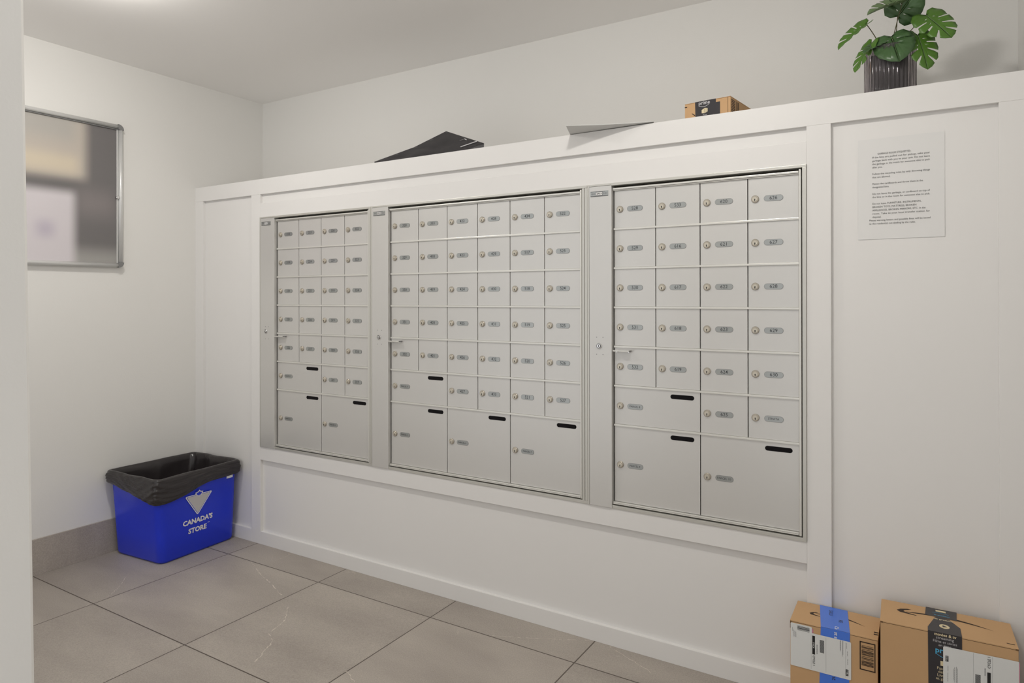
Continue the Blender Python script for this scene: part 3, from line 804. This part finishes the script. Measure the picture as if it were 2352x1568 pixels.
arrow_smile(mb, lambda u, v, o: tp(u, v, o), 0.0005, (3.2885, -0.0800), (3.4815, -0.0850), (3.2740, -0.0770, 0.030, 0.022), M['brown_print'], 0.0085)#, M['brown_print'])
frect(mb, lambda x, y, o: tp(x, y, o), 3.5020, 3.5190, -0.140, -0.1375, M['brown_print'], .0005)
mb.build('carton_print', t, recalc=False, label='dark brown curved arrow')
mb = MB()
top_ = CH + .0009
tpp = lambda x, y, o=.0009: tp(x, y, o)
YB_ = CYB - 0.013
mb.poly([tpp(3.3370, YB_ + .006), tpp(3.4076, YB_ + .008), tpp(3.4040, -0.0700), tpp(3.3335, -0.0690)], M['ktape'])
mb.poly([tpp(3.3550, -0.0760, .0011), tpp(3.3600, -0.0700, .0011), tpp(3.3880, -0.0740, .0011), tpp(3.3935, -0.0840, .0011), tpp(3.4095, -0.1130, .0011), P(3.4095, CYF - .001, CH + .0011), P(3.3370, CYF - .001, CH + .0011), tpp(3.3375, -0.1420, .0011)], M['ktape'])
mb.poly([fr(3.3370, CH + .0011, .001), fr(3.4095, CH + .0011, .001), fr(3.4095, 0, .001), fr(3.3395, 0, .001)], M['ktape'])
cc = (3.3745, -0.1230); circ = [tpp(cc[0] + 0.0115 * math.cos(a * PI / 12), cc[1] + 0.0125 * math.sin(a * PI / 12), .0015) for a in range(24)]
mb.poly(circ, M['cream_print'])
mb.poly([tpp(cc[0] - .0040, cc[1] + .0065, .0018), tpp(cc[0] + .0065, cc[1], .0018), tpp(cc[0] - .0040, cc[1] - .0065, .0018)], M['ktape'])
TX = Vector((1, .03 - .03, 0))
mb.text('et gratuite', 0.0100, tpp(3.3745, -0.0830, .0015), XR, YR, M['cream_print'], bold=.0002)
mb.text('le meilleur', 0.0085, tpp(3.3720, -0.0570, .0013), XR, YR, M['sky_print'], bold=.0001)
mb.text('Livraison', 0.0075, tpp(3.3720, -0.0140, .0013), XR, YR, M['cream_print'])
frect(mb, lambda x, y, o: tp(x, y, o), 3.3590, 3.3820, -0.0345, -0.0240, M['cream_print'], .0013)
for k in range(14):
    a0 = 3.3500 + k * 0.0027; y_ = -0.0445 - 0.004 * math.sin(PI * (k + .5) / 14) * -1
    frect(mb, lambda x, y, o: tp(x, y, o), a0, a0 + 0.0028, y_ - .0007, y_ + .0007, M['sky_print'], .0013)
mb.text('movies & tv', 0.0098, fr(3.3740, 0.3618, .0014), XR, Z, M['cream_print'], bold=.00025)
mb.text('streaming', 0.0098, fr(3.3735, 0.3535, .0014), XR, Z, M['greyink'] if False else M['grey_print'])
mb.text('Films et séries', 0.0090, fr(3.3735, 0.3440, .0014), XR, Z, M['grey_print'])
mb.text('en ligne', 0.0090, fr(3.3735, 0.3350, .0014), XR, Z, M['grey_print'])
mb.text('prime', 0.0185, fr(3.3745, 0.3215, .0014), XR, Z, M['sky_print'], bold=.0004)
pts_u, pts_l = [], []
for k in range(13):
    s_ = k / 12; x_ = 3.3550 + 0.038 * s_; z_ = 0.3120 - 0.0070 * math.sin(PI * s_)
    pts_u.append((x_, z_ + .0006)); pts_l.append((x_, z_ - .0006))
mb.poly([fr(x_, z_, .0014) for x_, z_ in pts_u + pts_l[::-1]], M['sky_print'])
frect(mb, fr, 3.3640, 3.3820, 0.2840, 0.2960, M['cream_print'], .0014)
for i, s_ in enumerate(('Fast, free', 'delivery', 'Livraison', 'et gratuite')):
    mb.text(s_, 0.0098, fr(3.3745, 0.2765 - i * 0.0087, .0014), XR, Z, M['cream_print'])
mb.build('charcoal_tape', t, recalc=False, label='charcoal printed packing tape')
mb = MB()
def lp(x, z, o): # label slopes a little
    return fr(x, z + (x - 3.37) * 0.010, o)
mb.poly([lp(x, z, .0018) for x, z in rrect(3.3698, 3.5240, 0.2150, 0.3345, .003)], lab, depth=(0, 0.0004, 0))
mb.poly([lp(x, z, .0016) for x, z in rrect(3.5150, 3.5255, 0.2150, 0.3330, .003)], M['pink'])
o = .0022
frect(mb, lp, 3.3745, 3.3810, 0.2980, 0.3125, M['black'], o)
mb.text('YVR2', 0.0058, lp(3.3778, 0.3052, o + .0002), Z, -XR, lab)
mb.text('CYCLE 1', 0.0078, lp(3.4650, 0.3180, o), Z, -XR, M['black'], bold=.0001)
frect(mb, lp, 3.4610, 3.4680, 0.2150, 0.2930, M['black'], o)
zz = 0.282
while zz > 0.216: frect(mb, lp, 3.4365, 3.4475, zz - 0.0008, zz, M['black'], o); zz -= 0.0014
for xx, l0, l1 in ((3.3800, .2880, .2750), (3.3795, .2700, .2500), (3.3920, .2840, .2550), (3.3940, .2880, .2500), (3.3975, .2900, .2400), (3.3995, .2860, .2400), (3.4560, .3020, .2830), (3.4575, .3020, .2830)):
    z = l0; k = 0
    while z > l1:
        w = 0.0006 + 0.0012 * ((k * 7) % 3) / 2; frect(mb, lp, xx - 0.0005, xx + 0.0005, z - w, z, M['greyink'], o); z -= w + 0.0006; k += 1
for xx in (3.4325, 3.4715): frect(mb, lp, xx, xx + 0.0003, 0.216, 0.333, M['greyink'], o)
mb.build('shipping_label', t, recalc=False, label='white shipping label over the charcoal tape')

# --- small parcel on the ledge
LZ = PT
o0 = Vector((2.6490, 0.0390, LZ + 0.0002)); A_ = (Vector((2.8030, 0.0210, 0)) - Vector((2.6490, 0.0390, 0))); w_ = A_.length; A_.normalize(); B_ = Vector((-A_.y, A_.x, 0))
hh = 0.0570; dd = 0.215
Rm = Matrix(((A_.x, B_.x, 0, o0.x), (A_.y, B_.y, 0, o0.y), (0, 0, 1, o0.z), (0, 0, 0, 1)))
t = thing('cardboard_parcel', 'small flat cardboard parcel lying on top of the ledge', 'parcel', (2.74, 0.13, LZ))
mb = MB(); mb.box(0, w_, 0, dd, 0, hh - 0.002, M['card'], 0.001, Rm); mb.box(-.0004, w_, -0.0005, dd, hh - 0.0016, hh, M['card'], 0.0006, Rm)
mb.box(w_ - 0.0095, w_ - 0.0085, -0.0006, 0.0, 0, hh - .002, M['card_edge'], 0, Rm)
mb.build('carton', t)
ff = lambda u, v, o=.0006: Rm @ Vector((u, -o, v))
sf = lambda u, v, o=.0006: Rm @ Vector((w_ + o, u, v))
mb = MB()
frect(mb, ff, 0.0, 0.0085, 0.0445, 0.0472, M['brown_print'], .0007)
mb.poly([ff(.024, .0215, .0007), ff(.026, .0225, .0007), ff(.036, .0150, .0007), ff(.036, .0110, .0007)], M['brown_print'])
for k in range(9): mb.poly([sf(.006, .048 - k * .0052), sf(.040, .048 - k * .0052), sf(.040, .0455 - k * .0052), sf(.006, .0455 - k * .0052)], M['brown_print'])
for a in (.050, .062, .070): mb.poly([sf(a, .003), sf(a + .004, .003), sf(a + .004, .050), sf(a, .050)], M['brown_print'])
mb.build('carton_print', t, recalc=False, label='dark brown arrow tip and barcode')
mb = MB()
mb.poly([ff(.036, hh + .0003, .0008), ff(.1065, hh + .0003, .0008), ff(.1080, 0, .0008), ff(.0375, 0, .0008)], M['ktape'])
mb.poly([ff(.1060, .0455, .0007), ff(.1205, .0455, .0007), ff(.1205, 0, .0007), ff(.1060, 0, .0007)], M['ktape'])
mb.text('prime', 0.0165, ff(.0675, .0505, .0011), A_, Z, M['grey_print'], bold=.0003)
pu, pl_ = [], []
for k in range(13):
    s_ = k / 12; x_ = .0510 + .034 * s_; z_ = .0415 - .0052 * math.sin(PI * s_) + .003 * s_
    pu.append((x_, z_ + .0008)); pl_.append((x_, z_ - .0008))
mb.poly([ff(x_, z_, .0011) for x_, z_ in pu + pl_[::-1]], M['grey_print'])
mb.poly([ff(.0590, .0170, .0011), ff(.0700, .0160, .0011), ff(.0790, .0200, .0011), ff(.0790, .0310, .0011), ff(.0700, .0330, .0011), ff(.0590, .0280, .0011)], M['cream_print'])
mb.poly([ff(.0688, .0165, .0013), ff(.0698, .0165, .0013), ff(.0698, .0300, .0013), ff(.0688, .0300, .0013)], M['ktape'])
mb.poly([ff(.0740, .0180, .0013), ff(.0747, .0182, .0013), ff(.0747, .0310, .0013), ff(.0740, .0308, .0013)], M['ktape'])
mb.text('Free', 0.0080, ff(.0700, .0105, .0011), A_, Z, M['grey_print'])
mb.build('charcoal_tape', t, recalc=False, label='charcoal printed packing tape')

# ---------------------------------------------------------------- grey envelope overhanging the ledge
mb = MB()
F0 = Vector((2.2750, -0.1000, LZ + 0.0055)); F1 = Vector((2.5560, -0.0030, LZ + 0.0030))
d1 = (F1 - F0); d1.z = 0; perp = Vector((-d1.y, d1.x, 0)).normalized() * 0.225
def env(u, v, dz):
    p = F0.lerp(F1, u) + perp * v
    bow = 0.008 * math.sin(PI * u) * (1 - v)              # front edge sags inwards
    p += perp.normalized() * bow
    edge = max(0, -p.y)                                    # overhanging part curls up slightly
    z = LZ + 0.0012 + edge * 0.045 + 0.0018 * (1 - v) * u
    return Vector((p.x, p.y, z + dz))
nu, nv = 18, 12
for dz, flip in ((0, 1), (0.0022, 0)):
    rows = [[env(i / nu, j / nv, dz) for i in range(nu + 1)] for j in range(nv + 1)]
    mb.loft(rows, M['envelope'], close=False)
edge = [env(i / nu, 0, 0) for i in range(nu + 1)] + [env(1, j / nv, 0) for j in range(1, nv + 1)] + [env(1 - i / nu, 1, 0) for i in range(1, nu + 1)] + [env(0, 1 - j / nv, 0) for j in range(1, nv)]
mb.loft([edge, [p + Vector((0, 0, 0.0022)) for p in edge]], M['envelope'], smooth=False)
mb.build('paper_envelope', label='pale grey envelope on the ledge, one corner hanging over the edge', cat='envelope')
# ---------------------------------------------------------------- black mailer bag on the ledge
mb = MB()
lz = LZ + 0.0008
def sub_tri(mb, A, B, C, n, amp, mat_, seed):
    A, B, C = map(Vector, (A, B, C)); nr = (B - A).cross(C - A).normalized(); vs = {}
    for i in range(n + 1):
        for j in range(n + 1 - i):
            k = n - i - j; p = (A * i + B * j + C * k) / n
            e = min(i, j, k) / n
            p = p + nr * amp * min(1, e * 6) * noise.noise(p * 16 + Vector((seed, 0, 0)))
            vs[(i, j)] = mb.bm.verts.new(p)
    mi = mb.mi(mat_)
    for i in range(n):
        for j in range(n - i):
            f = mb.bm.faces.new([vs[(i, j)], vs[(i + 1, j)], vs[(i, j + 1)]]); f.material_index = mi; f.smooth = True
            if i + j < n - 1:
                f = mb.bm.faces.new([vs[(i + 1, j)], vs[(i + 1, j + 1)], vs[(i, j + 1)]]); f.material_index = mi; f.smooth = True
L0 = (1.272, 0.022, lz); L1 = (1.264, 0.028, LZ + 0.012)
AP = (1.590, 0.120, 1.9265); R1 = (1.843, 0.034, LZ + 0.0245); R0 = (1.845, 0.030, lz)
MF = (1.725, 0.026, lz); BK0 = (1.30, 0.24, lz); BK1 = (1.69, 0.22, lz)
MU = (1.452, 0.074, 1.866)
m_ = M['mailer']
sub_tri(mb, L0, L1, MF, 6, 0.0, m_, 1)
sub_tri(mb, L1, MU, MF, 10, 0.010, m_, 1)
sub_tri(mb, MU, AP, MF, 10, 0.010, m_, 2)
sub_tri(mb, MF, AP, R1, 10, 0.002, m_, 3)
sub_tri(mb, MF, R1, R0, 5, 0.0, m_, 4)
sub_tri(mb, AP, MU, BK0, 8, 0.0, m_, 5); sub_tri(mb, MU, L1, BK0, 8, 0.0, m_, 5); sub_tri(mb, L1, L0, BK0, 4, 0, m_, 5)
sub_tri(mb, AP, BK0, BK1, 8, 0.0, m_, 6); sub_tri(mb, AP, BK1, R1, 8, 0.0, m_, 7); sub_tri(mb, R1, BK1, R0, 4, 0.0, m_, 8)
mb.poly([L0, MF, R0, BK1, BK0], m_)
bmesh.ops.remove_doubles(mb.bm, verts=mb.bm.verts[:], dist=0.0004)
bag = mb.build('mailer_bag', label='black crumpled plastic mailer bag standing on the ledge, far left', cat='bag')
mb = MB()
n_ = (Vector(AP) - Vector(MF)).cross(Vector(R1) - Vector(MF)).normalized()
if n_.y > 0: n_ = -n_
def onf(a, b): return Vector(MF) + (Vector(AP) - Vector(MF)) * a + (Vector(R1) - Vector(MF)) * b + n_ * 0.0025
mb.poly([onf(.14, .17), onf(.13, .82), onf(.165, .82), onf(.175, .17)], M['grey_print'])
mb.poly([onf(.33, .50), onf(.40, .45), onf(.42, .48), onf(.35, .53)], M['grey_print'])
mb.poly([onf(.40, .27), onf(.395, .45), onf(.41, .45), onf(.415, .27)], M['cap'])
mb.build('printed_mark', bag, recalc=False, label='small pale grey printed lines')

# ---------------------------------------------------------------- potted monstera
PC = Vector((3.2450, 0.1050, LZ))
t = thing('potted_plant', 'small potted monstera in a smoked ribbed glass pot at the right end of the ledge', 'plant', PC)
mb = MB(); n = 288; R0_ = 0.0685
def ribring(z, r, amp): return [Vector((PC.x + (r + amp * math.cos(j / n * 2 * PI * 36)) * math.cos(2 * PI * j / n), PC.y + (r + amp * math.cos(j / n * 2 * PI * 36)) * math.sin(2 * PI * j / n), PC.z + z)) for j in range(n)]
mb.loft([ribring(0.0005, 0.063, 0.0005), ribring(0.003, 0.0665, 0.001), ribring(0.010, 0.0665, 0.0020), ribring(0.140, R0_ - 0.0020, 0.0020), ribring(0.1435, R0_ - 0.0022, 0.0006),
         ribring(0.1435, R0_ - 0.0042, 0.0), ribring(0.139, R0_ - 0.0052, 0.0), ribring(0.010, 0.0620, 0.0), ribring(0.006, 0.058, 0)], M['smoke'], cap0=True, cap1=True)
mb.build('glass_pot', t)
mb = MB(); seg = 48
def cr_(z, r): return [Vector((PC.x + r * math.cos(2 * PI * j / seg), PC.y + r * math.sin(2 * PI * j / seg), PC.z + z)) for j in range(seg)]
mb.loft([cr_(0.0105, 0.050), cr_(0.012, 0.0585), cr_(0.120, 0.0612), cr_(0.1215, 0.0600), cr_(0.110, 0.058)], M['pot_in'], cap0=True)
mb.build('inner_pot', t)
mb = MB(); mb.loft([cr_(0.100, 0.0585), cr_(0.112, 0.0585), cr_(0.116, 0.040), cr_(0.118, 0.01)], M['soil'], cap0=True, cap1=True); mb.build('soil', t)

HALF = [  # half outline of a monstera leaf (u right, v along 0..1)
    (0.0, 0.0), (0.14, -0.13), (0.34, -0.15), (0.50, -0.02), (0.55, 0.15), (0.52, 0.24), (0.20, 0.235), (0.195, 0.265), (0.52, 0.30),
    (0.56, 0.42), (0.50, 0.52), (0.17, 0.42), (0.16, 0.45), (0.47, 0.60), (0.44, 0.72), (0.34, 0.80), (0.12, 0.62), (0.11, 0.65), (0.27, 0.86), (0.16, 0.94), (0.0, 1.0)]
HALF_R = [(0.0, 0.0), (0.16, -0.13), (0.36, -0.14), (0.50, 0.0), (0.56, 0.22), (0.55, 0.42), (0.48, 0.62), (0.36, 0.78), (0.20, 0.92), (0.0, 1.0)]
HOLES = [[(0.10, 0.30), (0.15, 0.335), (0.20, 0.36), (0.14, 0.345)], [(0.09, 0.13), (0.14, 0.135), (0.19, 0.165), (0.12, 0.155)]]
def leaf(base, tip, width, nrm, m, fold=0.25, curl=0.15, half=HALF, scale_r=1.0):
    base, tip = Vector(base), Vector(tip); v = tip - base; L = v.length / 1.0
    nrm = Vector(nrm); vd = v.normalized(); ud = vd.cross(nrm).normalized(); nd_ = ud.cross(vd).normalized()
    mb = MB(); mi = mb.mi(m); wn = width / 1.12
    for side in (1, -1):
        out = [Vector((u * side, vv, 0)) for u, vv in half]
        hs = [[Vector((u * side, vv, 0)) for u, vv in h] for h in HOLES]
        loops = [out] + hs; flat = [p for l in loops for p in l]
        b = bmesh.new(); vs = [b.verts.new(p) for p in flat]
        for tr in tessellate_polygon(loops):
            try: b.faces.new([vs[i] for i in tr])
            except ValueError: pass
        bmesh.ops.subdivide_edges(b, edges=b.edges[:], cuts=2, use_grid_fill=True)
        bmesh.ops.triangulate(b, faces=b.faces[:])
        mp = {}
        for q in b.verts:
            u, vv = q.co.x, q.co.y
            hgt = fold * abs(u) * width - curl * (vv ** 2) * L - 0.35 * (abs(u) ** 2) * width + 0.03 * width * math.sin(vv * 26) * abs(u)
            mp[q] = mb.bm.verts.new(base + ud * (u * wn * 1.0) + vd * (vv * L) + nd_ * hgt)
        for f in b.faces:
            nf = mb.bm.faces.new([mp[q] for q in f.verts]); nf.material_index = mi; nf.smooth = True
        b.free()
    bmesh.ops.remove_doubles(mb.bm, verts=mb.bm.verts[:], dist=0.00005)
    o = mb.build('leaf', t, recalc=False)
    md = o.modifiers.new('thickness', 'SOLIDIFY'); md.thickness = 0.0006; md.offset = 0
    mb = MB(); pts = []
    for k in range(9):
        vv = k / 8 * 0.94; pts.append(base + vd * (vv * L) + nd_ * (-curl * vv ** 2 * L + 0.0006))
    mb.tube(pts, [0.0011 * (1 - k / 10) for k in range(9)], M['leaf_back'], 6)
    mb.build('midrib', o, recalc=True)
    return base
toC = (Vector((3.334, -2.18, 1.2154)) - PC).normalized()
LV = [
    ((3.265, .100, 2.040), (3.322, .070, 2.106), 0.100, (0.15, -0.9, -0.25), 'leaf_dark', 0.15, 0.0, HALF_R),
    ((3.278, .060, 2.063), (3.190, .030, 2.050), 0.085, (0.1, -0.45, 0.9), 'leaf_back', 0.5, 0.15, HALF),
    ((3.336, .070, 2.018), (3.398, .030, 1.935), 0.098, (0.30, -0.9, 0.30), 'leaf', 0.12, 0.08, HALF),
    ((3.316, .072, 1.966), (3.345, .020, 1.858), 0.085, (0.35, -0.85, 0.35), 'leaf', 0.20, 0.12, HALF),
    ((3.250, .062, 1.972), (3.272, .004, 1.886), 0.108, (-0.05, -0.85, 0.50), 'leaf_dark', 0.12, 0.10, HALF_R),
    ((3.184, .100, 2.034), (3.104, .080, 1.976), 0.062, (0.30, -0.35, 0.9), 'leaf', 0.5, 0.12, HALF),
    ((3.199, .070, 1.966), (3.152, .040, 1.884), 0.056, (-0.55, -0.70, 0.25), 'leaf', 0.25, 0.10, HALF),
    ((3.226, .070, 1.958), (3.180, .028, 1.932), 0.050, (0.2, -0.3, 1.0), 'leaf_dark', 0.45, 0.10, HALF),
    ((3.300, .130, 1.985), (3.330, .130, 1.950), 0.045, (0.2, -0.5, 0.8), 'leaf_dark', 0.3, 0.1, HALF)]
for b_, tip_, w2, nr, mm, fo_, cu, hf in LV:
    leaf(b_, tip_, w2, nr, M[mm], fo_, cu, hf)
for i, (b_, *_r) in enumerate(LV):
    b0 = Vector(b_); s0 = PC + Vector((0.012 * math.cos(i * 2.1), 0.012 * math.sin(i * 2.1), 0.112))
    mid = s0.lerp(b0, 0.5) + Vector((0, 0, 0.014)); pts = []
    for k in range(11):
        s_ = k / 10; pts.append(s0 * (1 - s_) ** 2 + mid * 2 * s_ * (1 - s_) + b0 * s_ ** 2)
    mb = MB(); mb.tube(pts, [0.0017 - 0.0006 * k / 10 for k in range(11)], M['stem'], 6); mb.build('stem', t)
